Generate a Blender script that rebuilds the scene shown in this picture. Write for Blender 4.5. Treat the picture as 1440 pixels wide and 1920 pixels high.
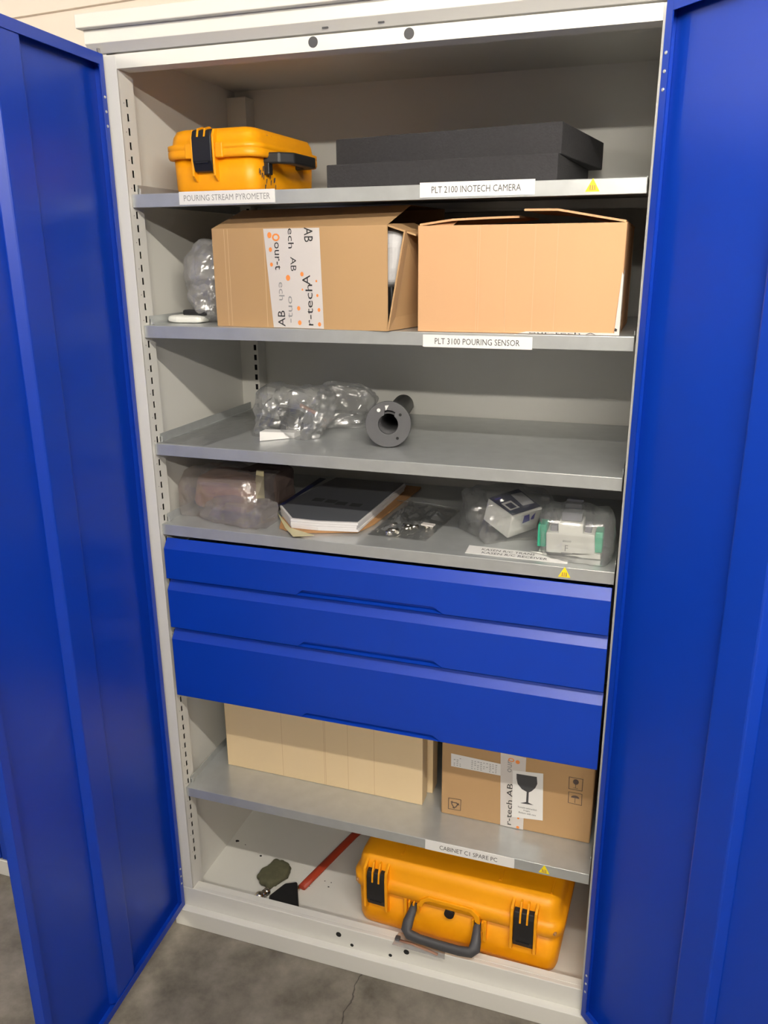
import bpy, bmesh, math, random
from mathutils import Vector, Matrix, noise
random.seed(7)
for o in list(bpy.data.objects): bpy.data.objects.remove(o)
scene = bpy.context.scene
COL = scene.collection

# ------------------------------------------------------------------ camera
FPX = 1535.8
CAM = Vector((1.0368, -1.4605, 1.6413))
YAW, PITCH, ROLL = -0.3241, -0.3034, -0.0064
FW = Vector((math.sin(YAW)*math.cos(PITCH), math.cos(YAW)*math.cos(PITCH), math.sin(PITCH)))
_rt = Vector((math.cos(YAW), -math.sin(YAW), 0)); _up = _rt.cross(FW)
RT = math.cos(ROLL)*_rt + math.sin(ROLL)*_up
UP = -math.sin(ROLL)*_rt + math.cos(ROLL)*_up
cd = bpy.data.cameras.new('camera'); cam = bpy.data.objects.new('camera', cd); COL.objects.link(cam)
cd.sensor_fit = 'HORIZONTAL'; cd.sensor_width = 36; cd.lens = FPX/1440*36; cd.clip_start = .05
m = Matrix.Identity(4)
for r in range(3):
    m[r][0] = RT[r]; m[r][1] = UP[r]; m[r][2] = -FW[r]; m[r][3] = CAM[r]
cam.matrix_world = m
scene.camera = cam

def un(px, py, ax, v):
    """pixel of the photograph -> point on the plane coordinate[ax] == v"""
    d = FW + RT*((px-720)/FPX) - UP*((py-960)/FPX)
    return CAM + d*((v-CAM[ax])/d[ax])

# ------------------------------------------------------------------ light
w = bpy.data.worlds.new('world'); scene.world = w; w.use_nodes = True
w.node_tree.nodes['Background'].inputs[0].default_value = (.9, .95, 1, 1)
w.node_tree.nodes['Background'].inputs[1].default_value = .0
TUBES = [(1.40, -1.33, 2.46, 16, 1.5), (-1.85, -1.33, 2.46, 10, 1.5), (1.60, -2.75, 2.42, 20, 1.5), (-1.85, -2.75, 2.42, 8, 1.5), (-3.6, -.5, 2.75, 18, 1.2), (-5.0, -.5, 2.75, 24, 1.2)]   # x, y, z, strength, length
TUBE_STRENGTH = 96
vs = scene.view_settings
vs.view_transform = 'Standard'; vs.look = 'None'; vs.gamma = 1; vs.use_curve_mapping = False
vs.exposure = 0.40

# ------------------------------------------------------------------ materials
def lin(c):
    return tuple(((v/255)/12.92 if v/255 <= .04045 else ((v/255+.055)/1.055)**2.4) for v in c)
def mat(name, rgb, rough=.5, metal=0, var=.0, scale=8, bump=0, bscale=60, coat=0, stretch=(1, 1, 1), spec=.5):
    m = bpy.data.materials.new(name); m.use_nodes = True
    nt = m.node_tree; b = nt.nodes['Principled BSDF']
    c = (*rgb, 1)
    b.inputs['Base Color'].default_value = c; b.inputs['Roughness'].default_value = rough
    b.inputs['Metallic'].default_value = metal; b.inputs['Coat Weight'].default_value = coat
    b.inputs['Specular IOR Level'].default_value = spec
    if var or bump:
        tc = nt.nodes.new('ShaderNodeTexCoord'); mp = nt.nodes.new('ShaderNodeMapping')
        mp.inputs['Scale'].default_value = stretch
        nt.links.new(tc.outputs['Object'], mp.inputs[0])
    if var:
        n = nt.nodes.new('ShaderNodeTexNoise'); n.inputs['Scale'].default_value = scale; n.inputs['Detail'].default_value = 5
        nt.links.new(mp.outputs[0], n.inputs['Vector'])
        r = nt.nodes.new('ShaderNodeMapRange'); r.inputs['To Min'].default_value = 1-var; r.inputs['To Max'].default_value = 1+var
        nt.links.new(n.outputs[0], r.inputs[0])
        x = nt.nodes.new('ShaderNodeMix'); x.data_type = 'RGBA'; x.blend_type = 'MULTIPLY'
        x.inputs['Factor'].default_value = 1; x.inputs['A'].default_value = c
        nt.links.new(r.outputs[0], x.inputs['B']); nt.links.new(x.outputs['Result'], b.inputs['Base Color'])
    if bump:
        n2 = nt.nodes.new('ShaderNodeTexNoise'); n2.inputs['Scale'].default_value = bscale; n2.inputs['Detail'].default_value = 4
        nt.links.new(mp.outputs[0], n2.inputs['Vector'])
        bp = nt.nodes.new('ShaderNodeBump'); bp.inputs['Strength'].default_value = bump; bp.inputs['Distance'].default_value = .002
        nt.links.new(n2.outputs[0], bp.inputs['Height']); nt.links.new(bp.outputs[0], b.inputs['Normal'])
    return m
def film(name, tint=(.9, .92, .92), solid=.16, gloss=.14, rough=.12):
    """thin clear plastic: mostly see-through, a little milky, glossy"""
    m = bpy.data.materials.new(name); m.use_nodes = True; nt = m.node_tree
    for n in list(nt.nodes):
        if n.type != 'OUTPUT_MATERIAL': nt.nodes.remove(n)
    out = next(n for n in nt.nodes if n.type == 'OUTPUT_MATERIAL')
    t = nt.nodes.new('ShaderNodeBsdfTransparent'); t.inputs[0].default_value = (.97, .97, .97, 1)
    d = nt.nodes.new('ShaderNodeBsdfDiffuse'); d.inputs[0].default_value = (*tint, 1)
    tl = nt.nodes.new('ShaderNodeBsdfTranslucent'); tl.inputs[0].default_value = (*tint, 1)
    g = nt.nodes.new('ShaderNodeBsdfGlossy'); g.inputs['Roughness'].default_value = rough
    a = nt.nodes.new('ShaderNodeMixShader'); a.inputs[0].default_value = .4
    nt.links.new(d.outputs[0], a.inputs[1]); nt.links.new(tl.outputs[0], a.inputs[2])
    b = nt.nodes.new('ShaderNodeMixShader'); b.inputs[0].default_value = solid
    nt.links.new(t.outputs[0], b.inputs[1]); nt.links.new(a.outputs[0], b.inputs[2])
    f = nt.nodes.new('ShaderNodeLayerWeight'); f.inputs[0].default_value = .35
    mu = nt.nodes.new('ShaderNodeMath'); mu.operation = 'MULTIPLY_ADD'; mu.inputs[1].default_value = gloss*2; mu.inputs[2].default_value = gloss*.45
    nt.links.new(f.outputs['Fresnel'], mu.inputs[0])
    c = nt.nodes.new('ShaderNodeMixShader'); nt.links.new(mu.outputs[0], c.inputs[0])
    nt.links.new(b.outputs[0], c.inputs[1]); nt.links.new(g.outputs[0], c.inputs[2])
    nt.links.new(c.outputs[0], out.inputs[0])
    return m
def concrete():
    m = bpy.data.materials.new('concrete'); m.use_nodes = True; nt = m.node_tree; b = nt.nodes['Principled BSDF']
    tc = nt.nodes.new('ShaderNodeTexCoord')
    n = nt.nodes.new('ShaderNodeTexNoise'); n.inputs['Scale'].default_value = 9; n.inputs['Detail'].default_value = 8; n.inputs['Roughness'].default_value = .65
    nt.links.new(tc.outputs['Object'], n.inputs['Vector'])
    r = nt.nodes.new('ShaderNodeValToRGB')
    r.color_ramp.elements[0].position = .32; r.color_ramp.elements[0].color = (.085, .075, .058, 1)
    r.color_ramp.elements[1].position = .7; r.color_ramp.elements[1].color = (.24, .215, .175, 1)
    nt.links.new(n.outputs[0], r.inputs[0])
    # hairline crack running out from under the cabinet
    sx = nt.nodes.new('ShaderNodeSeparateXYZ'); nt.links.new(tc.outputs['Object'], sx.inputs[0])
    n2 = nt.nodes.new('ShaderNodeTexNoise'); n2.inputs['Scale'].default_value = 14; n2.inputs['Detail'].default_value = 3
    nt.links.new(tc.outputs['Object'], n2.inputs['Vector'])
    a = nt.nodes.new('ShaderNodeMath'); a.operation = 'MULTIPLY_ADD'; a.inputs[1].default_value = .05
    nt.links.new(n2.outputs[0], a.inputs[0]); nt.links.new(sx.outputs[0], a.inputs[2])
    s = nt.nodes.new('ShaderNodeMath'); s.operation = 'SUBTRACT'; s.inputs[1].default_value = .515
    nt.links.new(a.outputs[0], s.inputs[0])
    ab = nt.nodes.new('ShaderNodeMath'); ab.operation = 'ABSOLUTE'; nt.links.new(s.outputs[0], ab.inputs[0])
    mr = nt.nodes.new('ShaderNodeMapRange'); mr.inputs['From Min'].default_value = .0006; mr.inputs['From Max'].default_value = .0022
    mr.inputs['To Min'].default_value = .35; nt.links.new(ab.outputs[0], mr.inputs[0])
    x = nt.nodes.new('ShaderNodeMix'); x.data_type = 'RGBA'; x.blend_type = 'MULTIPLY'; x.inputs['Factor'].default_value = 1
    nt.links.new(r.outputs[0], x.inputs['A']); nt.links.new(mr.outputs[0], x.inputs['B'])
    nt.links.new(x.outputs['Result'], b.inputs['Base Color'])
    b.inputs['Roughness'].default_value = .8
    bp = nt.nodes.new('ShaderNodeBump'); bp.inputs['Strength'].default_value = .25; bp.inputs['Distance'].default_value = .004
    nt.links.new(n.outputs[0], bp.inputs['Height']); nt.links.new(bp.outputs[0], b.inputs['Normal'])
    return m
M = dict(
    grey=mat('light_grey_paint', (.70, .69, .645), .45, var=.03, scale=6),
    blue=mat('blue_paint', (.0008, .038, .39), .38, var=.04, scale=3, spec=.52),
    zinc=mat('galvanised_steel', (.52, .54, .54), .30, metal=.5, var=.12, scale=30, bump=.06, bscale=120),
    card=mat('cardboard', (.46, .285, .135), .85, var=.07, scale=5, bump=.12, bscale=90, stretch=(1, 1, .1)),
    card_pale=mat('pale_cardboard', (.74, .57, .34), .85, var=.07, scale=5, bump=.12, bscale=90, stretch=(1, 1, .1)),
    card_peach=mat('peach_cardboard', (.62, .36, .185), .85, var=.05, scale=5, bump=.12, bscale=90, stretch=(1, 1, .1)),
    kraft=mat('kraft_paper', (.42, .22, .09), .8, var=.06),
    crease=mat('cardboard_crease', (.60, .41, .235), .85),
    yellow=mat('yellow_plastic', (.92, .37, .001), .45, var=.08, scale=14),
    black=mat('black_plastic', (.012, .012, .013), .45),
    dgrey=mat('dark_grey_plastic', (.055, .055, .06), .55),
    tubeg=mat('grey_plastic_tube', (.085, .085, .09), .5, var=.1, scale=40),
    foam=mat('charcoal_foam', (.030, .029, .032), .95, var=.25, scale=160, bump=.5, bscale=260),
    white=mat('white_label', (.78, .77, .75), .5),
    tape=mat('white_packing_tape', (.64, .60, .57), .4, var=.03, scale=12),
    ink=mat('black_ink', (.02, .02, .02), .6),
    gink=mat('grey_ink', (.05, .05, .05), .6),
    fink=mat('faded_ink', (.27, .27, .27), .6),
    orange=mat('orange_ink', (.86, .28, .06), .6),
    warn=mat('warning_yellow', (.9, .72, .01), .5),
    wht_plastic=mat('white_plastic', (.82, .82, .77), .4),
    green=mat('green_plastic', (.05, .5, .3), .35),
    clear_grey=mat('smoked_plastic', (.22, .22, .26), .25),
    navy=mat('navy_print', (.012, .016, .07), .4),
    violet=mat('violet_print', (.05, .04, .35), .4),
    red=mat('red_rubber', (.36, .042, .016), .5, var=.1, scale=30),
    chrome=mat('chrome', (.75, .73, .7), .15, metal=1),
    olive=mat('olive_cloth', (.085, .082, .045), .95, var=.3, scale=60, bump=.4, bscale=200),
    dark=mat('dark_void', (.006, .006, .006), .8),
    paper=mat('paper', (.72, .70, .70), .6),
    shaded_cover=mat('shaded_top_sheet', (.10, .105, .12), .3),  # shade from the shelf above is put into this dark grey
    tapey=mat('yellowed_tape', (.62, .56, .32), .35),
    foamwrap=mat('grey_wrapping', (.55, .55, .57), .7, var=.1, scale=20, bump=.3, bscale=50),
    wall=mat('wall_paint', (.80, .71, .62), .8, var=.03, scale=2),
    wallroom=mat('room_paint', (.22, .21, .20), .85),
    ceil=mat('ceiling_paint', (.35, .34, .32), .9),
    floor=concrete(),
    film=film('clear_film', (.9, .92, .92), .17, .26, .2), film_milky=film('milky_film', (.85, .84, .84), .32, .3, .24),
    film_box=film('box_bag_film', (.9, .92, .92), .09, .22, .18),
    film_thin=film('very_clear_film', (.9, .92, .92), .07, .14, .15),
    film_pink=film('clear_film_over_parcel', (.85, .80, .78), .22, .2, .2),
    brown=mat('brown_wrap', (.33, .18, .12), .7, var=.15, scale=20),
    brownd=mat('dark_brown_wrap', (.10, .07, .06), .7),
    steel=mat('bright_steel', (.72, .68, .6), .22, metal=1),
)

# ------------------------------------------------------------------ mesh tools
ORG = {}
class MB:
    def __init__(s): s.v = []; s.f = []; s.mi = []; s.sm = []; s.M = Matrix.Identity(4)
    def add(s, vs, fs, mi=0, smooth=False):
        n = len(s.v); s.v += [s.M @ Vector(v) for v in vs]
        for f in fs: s.f.append([i+n for i in f]); s.mi.append(mi); s.sm.append(smooth)
        return s
    def box(s, a, b, mi=0):
        (x0, y0, z0), (x1, y1, z1) = a, b
        x0, x1 = min(x0, x1), max(x0, x1); y0, y1 = min(y0, y1), max(y0, y1); z0, z1 = min(z0, z1), max(z0, z1)
        v = [(x0, y0, z0), (x1, y0, z0), (x1, y1, z0), (x0, y1, z0), (x0, y0, z1), (x1, y0, z1), (x1, y1, z1), (x0, y1, z1)]
        return s.add(v, [(3, 2, 1, 0), (4, 5, 6, 7), (0, 1, 5, 4), (1, 2, 6, 5), (2, 3, 7, 6), (3, 0, 4, 7)], mi)
    def hexa(s, bot, top, mi=0):
        return s.add(list(bot)+list(top), [(3, 2, 1, 0), (4, 5, 6, 7), (0, 1, 5, 4), (1, 2, 6, 5), (2, 3, 7, 6), (3, 0, 4, 7)], mi)
    def prism(s, poly, axis, a, b, mi=0, smooth=False):
        """2-D polygon extruded along an axis (0,1,2); the polygon's two coordinates are the remaining axes in order"""
        def p(q, t):
            l = list(q); l.insert(axis, t); return tuple(l)
        n = len(poly)
        v = [p(q, a) for q in poly]+[p(q, b) for q in poly]
        s.add(v, [list(range(n-1, -1, -1)), list(range(n, 2*n))], mi)
        n0 = len(s.v)-2*n
        for i in range(n):
            j = (i+1) % n; s.f.append([n0+i, n0+j, n0+n+j, n0+n+i]); s.mi.append(mi); s.sm.append(smooth)
        return s
    def cyl(s, p0, p1, r0, r1=None, seg=20, mi=0, cap=True):
        r1 = r0 if r1 is None else r1; p0 = Vector(p0); p1 = Vector(p1); d = (p1-p0).normalized()
        u = d.orthogonal().normalized(); w_ = d.cross(u)
        v = []
        for p, r in ((p0, r0), (p1, r1)):
            for i in range(seg):
                t = 2*math.pi*i/seg; v.append(p+u*(r*math.cos(t))+w_*(r*math.sin(t)))
        s.add(v, [(i, (i+1) % seg, seg+(i+1) % seg, seg+i) for i in range(seg)], mi, True)
        if cap: s.add(v, [list(range(seg-1, -1, -1)), list(range(seg, 2*seg))], mi)
        return s
    def ring(s, c, d, r0, r1, h, seg=40, mi=0, mi_in=None):
        """washer: centre, axis, outer and inner radius, thickness"""
        c = Vector(c); d = Vector(d).normalized(); u = d.orthogonal().normalized(); w_ = d.cross(u); v = []
        for (r, k) in ((r0, 0), (r1, 0), (r1, h), (r0, h)):
            for i in range(seg):
                t = 2*math.pi*i/seg; v.append(c+d*k+u*(r*math.cos(t))+w_*(r*math.sin(t)))
        for a in range(4):
            b = (a+1) % 4
            s.add(v, [(a*seg+i, a*seg+(i+1) % seg, b*seg+(i+1) % seg, b*seg+i) for i in range(seg)], (mi_in if (a == 1 and mi_in is not None) else mi), a in (1, 3))
        return s
    def sweep(s, path, prof, mi=0, closed=False):
        """profile [(a,b)] swept along points; a is sideways (horizontal), b is up"""
        n = len(prof); v = []
        for i, p in enumerate(path):
            p = Vector(p); q = Vector(path[min(i+1, len(path)-1)])-Vector(path[max(i-1, 0)]); q.normalize()
            side = q.cross(Vector((0, 0, 1)))
            side = side.normalized() if side.length > 1e-4 else Vector((1, 0, 0))
            up = side.cross(q)
            v += [p+side*a+up*b for a, b in prof]
        fs = [(i*n+j, i*n+(j+1) % n, (i+1)*n+(j+1) % n, (i+1)*n+j) for i in range(len(path)-1) for j in range(n)]
        s.add(v, fs, mi, True); s.add(v, [list(range(n-1, -1, -1)), list(range(len(v)-n, len(v)))], mi)
        return s
    def ball(s, c, r, mi=0, n=14, k=(1, 1, 1)):
        c = Vector(c); v = []; m_ = n//2
        for j in range(m_+1):
            ph = -math.pi/2+math.pi*j/m_
            for i in range(n):
                t = 2*math.pi*i/n; v.append(c+Vector((r*k[0]*math.cos(ph)*math.cos(t), r*k[1]*math.cos(ph)*math.sin(t), r*k[2]*math.sin(ph))))
        return s.add(v, [(j*n+i, j*n+(i+1) % n, (j+1)*n+(i+1) % n, (j+1)*n+i) for j in range(m_) for i in range(n)], mi, True)
    def text(s, body, o, ux, uy, width, height=None, mi=1, centre=True):
        """flat lettering: o = centre of the line, ux/uy unit directions in the plane"""
        vs, fs = text_mesh(body)
        x0 = min(v[0] for v in vs); x1 = max(v[0] for v in vs); y0 = min(v[1] for v in vs); y1 = max(v[1] for v in vs)
        kx = width/(x1-x0); ky = height/(y1-y0) if height else kx
        o = Vector(o); ux = Vector(ux); uy = Vector(uy)
        return s.add([o+ux*((v[0]-(x0+x1)/2)*kx)+uy*((v[1]-(y0+y1)/2)*ky) for v in vs], fs, mi)
    def build(s, name, mats, parent=None, at=None, bevel=0, seg=2, label=None, angle=35, subsurf=0):
        if parent is not None: at = ORG[parent.name]
        at = Vector(at) if at is not None else Vector((0, 0, 0))
        me = bpy.data.meshes.new(name); me.from_pydata([tuple(v-at) for v in s.v], [], s.f)
        for mm in (mats if isinstance(mats, (list, tuple)) else [mats]): me.materials.append(M[mm])
        for p, i, sm in zip(me.polygons, s.mi, s.sm): p.material_index = i; p.use_smooth = sm
        bm = bmesh.new(); bm.from_mesh(me); bmesh.ops.remove_doubles(bm, verts=bm.verts, dist=1e-6)
        bmesh.ops.recalc_face_normals(bm, faces=bm.faces); bm.to_mesh(me); bm.free()
        o = bpy.data.objects.new(name, me); COL.objects.link(o)
        if parent is not None: o.parent = parent
        else: o.location = at
        ORG[o.name] = at
        if bevel:
            b = o.modifiers.new('bevel', 'BEVEL'); b.width = bevel; b.segments = seg; b.limit_method = 'ANGLE'; b.angle_limit = math.radians(angle)
            b.harden_normals = False
            for p in me.polygons: p.use_smooth = False
        if subsurf:
            b = o.modifiers.new('subsurf', 'SUBSURF'); b.levels = subsurf; b.render_levels = subsurf
            for p in me.polygons: p.use_smooth = True
        if label: o['label'] = label
        return o
_tc = {}
def text_mesh(body):
    if body not in _tc:
        c = bpy.data.curves.new('t', 'FONT'); c.body = body; c.resolution_u = 2
        o = bpy.data.objects.new('t', c); COL.objects.link(o)
        bpy.context.view_layer.update()
        me = bpy.data.meshes.new_from_object(o.evaluated_get(bpy.context.evaluated_depsgraph_get()))
        _tc[body] = ([tuple(v.co) for v in me.vertices], [list(p.vertices) for p in me.polygons])
        bpy.data.objects.remove(o); bpy.data.curves.remove(c); bpy.data.meshes.remove(me)
    return _tc[body]
def thing(name, label, cat, loc, group=None):
    o = bpy.data.objects.new(name, None); COL.objects.link(o); o.location = loc; o.empty_display_size = .05
    ORG[o.name] = Vector(loc); return tag(o, label, cat, group)
def tag(o, label, cat, group=None):
    o['label'] = label; o['category'] = cat
    if group: o['group'] = group
    return o
def struct(o): o['kind'] = 'structure'; return o
X, Y, Z = Vector((1, 0, 0)), Vector((0, 1, 0)), Vector((0, 0, 1))

# ------------------------------------------------------------------ room
FX0, FX1, FY0, FY1, FZ = -6.2, 4.8, -5.0, .62, 3.6
struct(MB().box((FX0, FY0, -.05), (FX1, FY1, 0)).build('floor', 'floor'))
struct(MB().box((FX0, FY0, FZ), (FX1, FY1, FZ+.05)).build('ceiling', 'ceil'))
struct(MB().box((FX0, FY1, 0), (FX1, FY1+.05, FZ)).build('wall_back', 'wall'))
struct(MB().box((FX0, FY0-.05, 0), (FX1, FY0, FZ)).build('wall_front', 'wallroom'))
struct(MB().box((FX0-.05, FY0, 0), (FX0, FY1, FZ)).build('wall_left', 'wallroom'))
struct(MB().box((FX1, FY0, 0), (FX1+.05, FY1, FZ)).build('wall_right', 'wallroom'))
a_, b_ = un(36, 31, 1, FY1-.012), un(225, 1, 1, FY1-.012)   # seam of the upper wall panel
sl = (b_.z-a_.z)/(b_.x-a_.x)
zl, zr_ = a_.z+sl*(-1.6-a_.x), a_.z+sl*(1.6-a_.x)
struct(MB().prism([(-1.6, zl), (1.6, zr_), (1.6, 2.7), (-1.6, 2.7)], 1, FY1-.012, FY1).build('trim_1', 'wall'))

# hanging fluorescent lamps (the room's light)
def emis(name, col, st):
    m = bpy.data.materials.new(name); m.use_nodes = True; b = m.node_tree.nodes['Principled BSDF']
    b.inputs['Base Color'].default_value = (.8, .8, .8, 1); b.inputs['Emission Color'].default_value = (*col, 1); b.inputs['Emission Strength'].default_value = st
    return m
for k in sorted({t[3] for t in TUBES}): M['tube%d' % k] = emis('lit_tube', (1, .93, .82), TUBE_STRENGTH*k/10)
for k, (x, y, z, p, ln) in enumerate(TUBES):
    lp = thing('ceiling_lamp', 'hanging fluorescent strip lamp with one bare tube', 'lamp', (x, y, z), 'fluorescent lamps over the workshop'); h = ln/2
    MB().cyl((x-h, y, z), (x+h, y, z), .019, seg=10).build('tube', 'tube%d' % p, lp)
    MB().box((x-h-.02, y-.03, z+.04), (x+h+.02, y+.03, z+.08)).box((x-h-.02, y-.012, z-.02), (x-h-.001, y+.012, z+.04)).box((x+h+.001, y-.012, z-.02), (x+h+.02, y+.012, z+.04)).build('housing', 'grey', lp)
    for dx in (-.5, .5): MB().cyl((x+dx, y, z+.08), (x+dx, y, FZ), .003, seg=6).build('suspension_rod', 'grey', lp)

# ------------------------------------------------------------------ tall cabinet
S = [1.7585, 1.5075, 1.2605, 1.0800, .4005]     # shelf tops
FLZ = .066
cab = thing('storage_cabinet', 'tall light grey steel storage cabinet with both blue doors open', 'cabinet', (.5, .25, 0))
XL, XR, DB = -.02, 1.02, .50
MB().box((XL, .003, .0), (.004, DB, 2.02)).build('side_panel', 'grey', cab)
MB().box((1.0, .003, .0), (XR, DB, 2.02)).build('side_panel', 'grey', cab)
MB().box((XL, DB, .03), (XR, DB+.02, 2.02)).build('back_panel', 'grey', cab)
MB().box((XL, .0, 2.02), (XR, DB+.02, 2.035)).build('top_panel', 'grey', cab)
MB().box((.004, .03, FLZ-.012), (1.0, DB, FLZ)).build('bottom_panel', 'grey', cab)
# fascia over the doors and overhanging cap
fa = MB().prism([(-.02, 2.044), (-.02, 2.0170), (-.002, 2.0035), (.05, 2.0035), (.05, 2.044)], 0, XL-.005, XR+.005).build('fascia', 'grey', cab, bevel=.001)
MB().box((XL-.012, -.034, 2.040), (XR+.012, DB+.03, 2.064)).build('top_cap', 'grey', cab, bevel=.002)
rail = MB().box((.0255, 0, 1.977), (.9945, .025, 2.001)).box((.0255, .025, 1.977), (.9945, .04, 1.980)).build('top_rail', 'grey', cab)
for q in ((587, 79), (767, 63)):
    p = un(*q, 1, 0); MB().cyl((p.x, .001, p.z), (p.x, -.0006, p.z), .0088, mi=0).build('lock_hole', 'dgrey', rail)
for q in ((621, 60), (723, 49)):
    p = un(*q, 2, 2.008); MB().box((p.x-.0055, -.0105, 2.0105), (p.x+.0055, -.0085, 2.0078)).build('latch_slot', 'dgrey', fa)
# plinth with a ledge for the doors and an upright rim
pl = MB().box((XL, -.02, 0), (XR, .0, .05)).box((XL, 0, 0), (XR, .012, .104)).box((XL, .012, .1), (XR, .03, .104)).box((XL, .027, .06), (XR, .03, .1)).build('plinth', 'grey', cab, bevel=.0015)
for q in ((635, 1752), (762, 1785)):
    p = un(*q, 1, 0); MB().cyl((p.x, .001, p.z), (p.x, -.0006, p.z), .0068).build('lock_hole', 'dark', pl)
for q in ((660, 1772), (732, 1791)):
    p = un(*q, 1, 0); MB().cyl((p.x, .001, p.z), (p.x, -.0006, p.z), .0042).build('bolt_hole', 'dark', pl)

def slotted_post(name, x, y0, y1, ys, into):
    """upright whose side face (x = const) carries a row of real slots"""
    b = MB(); z0, z1 = .066, 1.977
    zs = [1.9224+.0065-.0252*k for k in range(74)]
    zs = [z for z in zs if z > .17]
    ya, yb = ys-.0034, ys+.0034
    def q(ya_, yb_, za, zb): b.add([(x, ya_, za), (x, yb_, za), (x, yb_, zb), (x, ya_, zb)], [(0, 1, 2, 3)])
    q(y0, ya, z0, z1); q(yb, y1, z0, z1)
    top = z1
    for z in zs:
        q(ya, yb, z, top); top = z-.0135
        for (p0, p1, pa, pb) in ((ya, ya, top, z), (yb, yb, top, z)):
            b.add([(x, p0, pa), (x, p0, pb), (x+into*.0012, p0, pb), (x+into*.0012, p0, pa)], [(0, 1, 2, 3)])
    q(ya, yb, z0, top)
    xe = x+into*.0455
    for (a, c) in (((x, y0), (xe, y0)), ((x, y1), (x+into*.022, y1)))[(1 if y0 < .1 else 0):]:
        b.add([(a[0], a[1], z0), (c[0], c[1], z0), (c[0], c[1], z1), (a[0], a[1], z1)], [(0, 1, 2, 3)])
    o = b.build(name, 'grey', cab)
    MB().box((x+into*.015, y0+.004, z0), (x+into*.017, y1-.002, z1)).build('slot_shade', 'dark', o)  # near-black sheet stands in for the shade inside the slots
    # tiny locating holes beside the slots
    d = MB()
    for k, z in enumerate(zs[::2]):
        d.add([(x-into*.0003, ys-.011+.0012*math.cos(t), z-.008+.0012*math.sin(t)) for t in [i*math.pi/3 for i in range(6)]], [range(6)])
    if y0 < .1: d.build('locating_holes', 'gink', o)['kind'] = 'stuff'
    return o
slotted_post('slotted_post', .0255, 0, .048, .0235, -1)
slotted_post('slotted_post', .9945, 0, .048, .0235, 1)
def back_post(xa, xb, xs):
    """rear upright: the slots are in the face turned to the doors"""
    b = MB(); y = .458; z0, z1 = .066, 2.0
    sa, sb = xs-.0036, xs+.0036
    def q(a, c, za, zb): b.add([(a, y, za), (c, y, za), (c, y, zb), (a, y, zb)], [(0, 1, 2, 3)])
    q(min(xa, xb), sa, z0, z1); q(sb, max(xa, xb), z0, z1)
    top = z1
    for k in range(70):
        z = 1.9224+.0065-.0252*k
        if z < .17: break
        q(sa, sb, z, top); top = z-.0140
    q(sa, sb, z0, top)
    b.add([(xb, y, z0), (xb, DB, z0), (xb, DB, z1), (xb, y, z1)], [(0, 1, 2, 3)])
    o = b.build('slotted_post', 'grey', cab)
    MB().box((min(xa, xb)+.002, y+.012, z0), (max(xa, xb)-.002, y+.014, z1)).build('slot_shade', 'dark', o)  # same dark sheet painted as shade behind the rear slots
back_post(.004, .054, .0455); back_post(1.0, .985, .9925)
for x0, x1 in ((XL, .0255), (.9945, 1.0)):
    MB().box((x0, 0, .1045), (x1, .003, 2.001)).build('front_jamb', 'grey', cab, bevel=.001)

# shelves
def shelf(z, lab=None):
    x0, x1, y0, y1 = .0268, .9912, .010, .497   # the rear posts stand in notched corners
    b = MB().box((x0, y0+.002, z-.0015), (x1, y1, z)).box((x0, y0, z-.0245), (x1, y0+.002, z)).box((x0, y0+.002, z-.0245), (x1, y0+.016, z-.0225))
    b.box((x0, y1-.002, z-.0245), (x1, y1, z-.0015)).box((x0, y1-.016, z-.0245), (x1, y1-.002, z-.0225))
    o = b.build('shelf', 'zinc', cab, bevel=.0008, label=lab)
    for xa, xb, ya, hh in ((x0+.001, x0+.0025, .03, .018), (x1-.0025, x1-.001, .06, .006)):
        MB().prism([(ya, z-.02), (.45, z-.02), (.45, z+hh), (ya, z+hh)], 0, xa, xb).build('side_upstand', 'zinc', o)
    for xa, yy in ((x0+.003, .034),):
        MB().box((xa-.003, yy-.004, z), (xa+.004, yy+.004, z+.012)).build('shelf_clip', 'zinc', o, bevel=.001)
    return o
SH = [shelf(z) for z in S]
def strip(sh, x0, x1, z0, z1, body, tx0, tx1, ink='gink'):
    y = .0088
    b = MB().box((x0, y, z0), (x1, .0102, z1))
    b.text(body, ((tx0+tx1)/2, y-.0003, (z0+z1)/2), X, Z, tx1-tx0, .0108)
    b.build('label_strip', ['white', ink], sh)
strip(SH[0], .1325, .3345, 1.7365, 1.7600, 'POURING STREAM PYROMETER', .143, .325, 'fink')
strip(SH[0], .6127, .8122, 1.7372, 1.7615, 'PLT 2100 INOTECH CAMERA', .634, .789)
strip(SH[1], .6205, .8200, 1.4812, 1.5030, 'PLT 3100 POURING SENSOR', .643, .798)
strip(SH[4], .6350, .8340, .3765, .4010, 'CABINET C1 SPARE PC', .668, .797)
def warning(sh, cx, z0, hgt=.0205):
    y = .0094; wd = .0115
    b = MB().prism([(cx-wd, z0), (cx+wd, z0), (cx, z0+hgt)], 1, y, .0102, 0)
    for k in (-1, 0, 1):
        b.add([(cx+k*.0038-.001, y-.0003, z0+.0035), (cx+k*.0038+.001, y-.0003, z0+.0035), (cx+k*.0034+.0008, y-.0003, z0+.010), (cx+k*.0034-.0008, y-.0003, z0+.010)], [(0, 1, 2, 3)], 1)
    b.add([(cx-.0055, y-.0003, z0+.0022), (cx+.0055, y-.0003, z0+.0022), (cx+.0055, y-.0003, z0+.0032), (cx-.0055, y-.0003, z0+.0032)], [(0, 1, 2, 3)], 1)
    b.build('warning_sticker', ['warn', 'kraft'], sh, label='yellow triangular warning sticker')
warning(SH[0], .906, 1.7392); warning(SH[3], .9005, 1.0602); warning(SH[4], .898, .3808)

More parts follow.
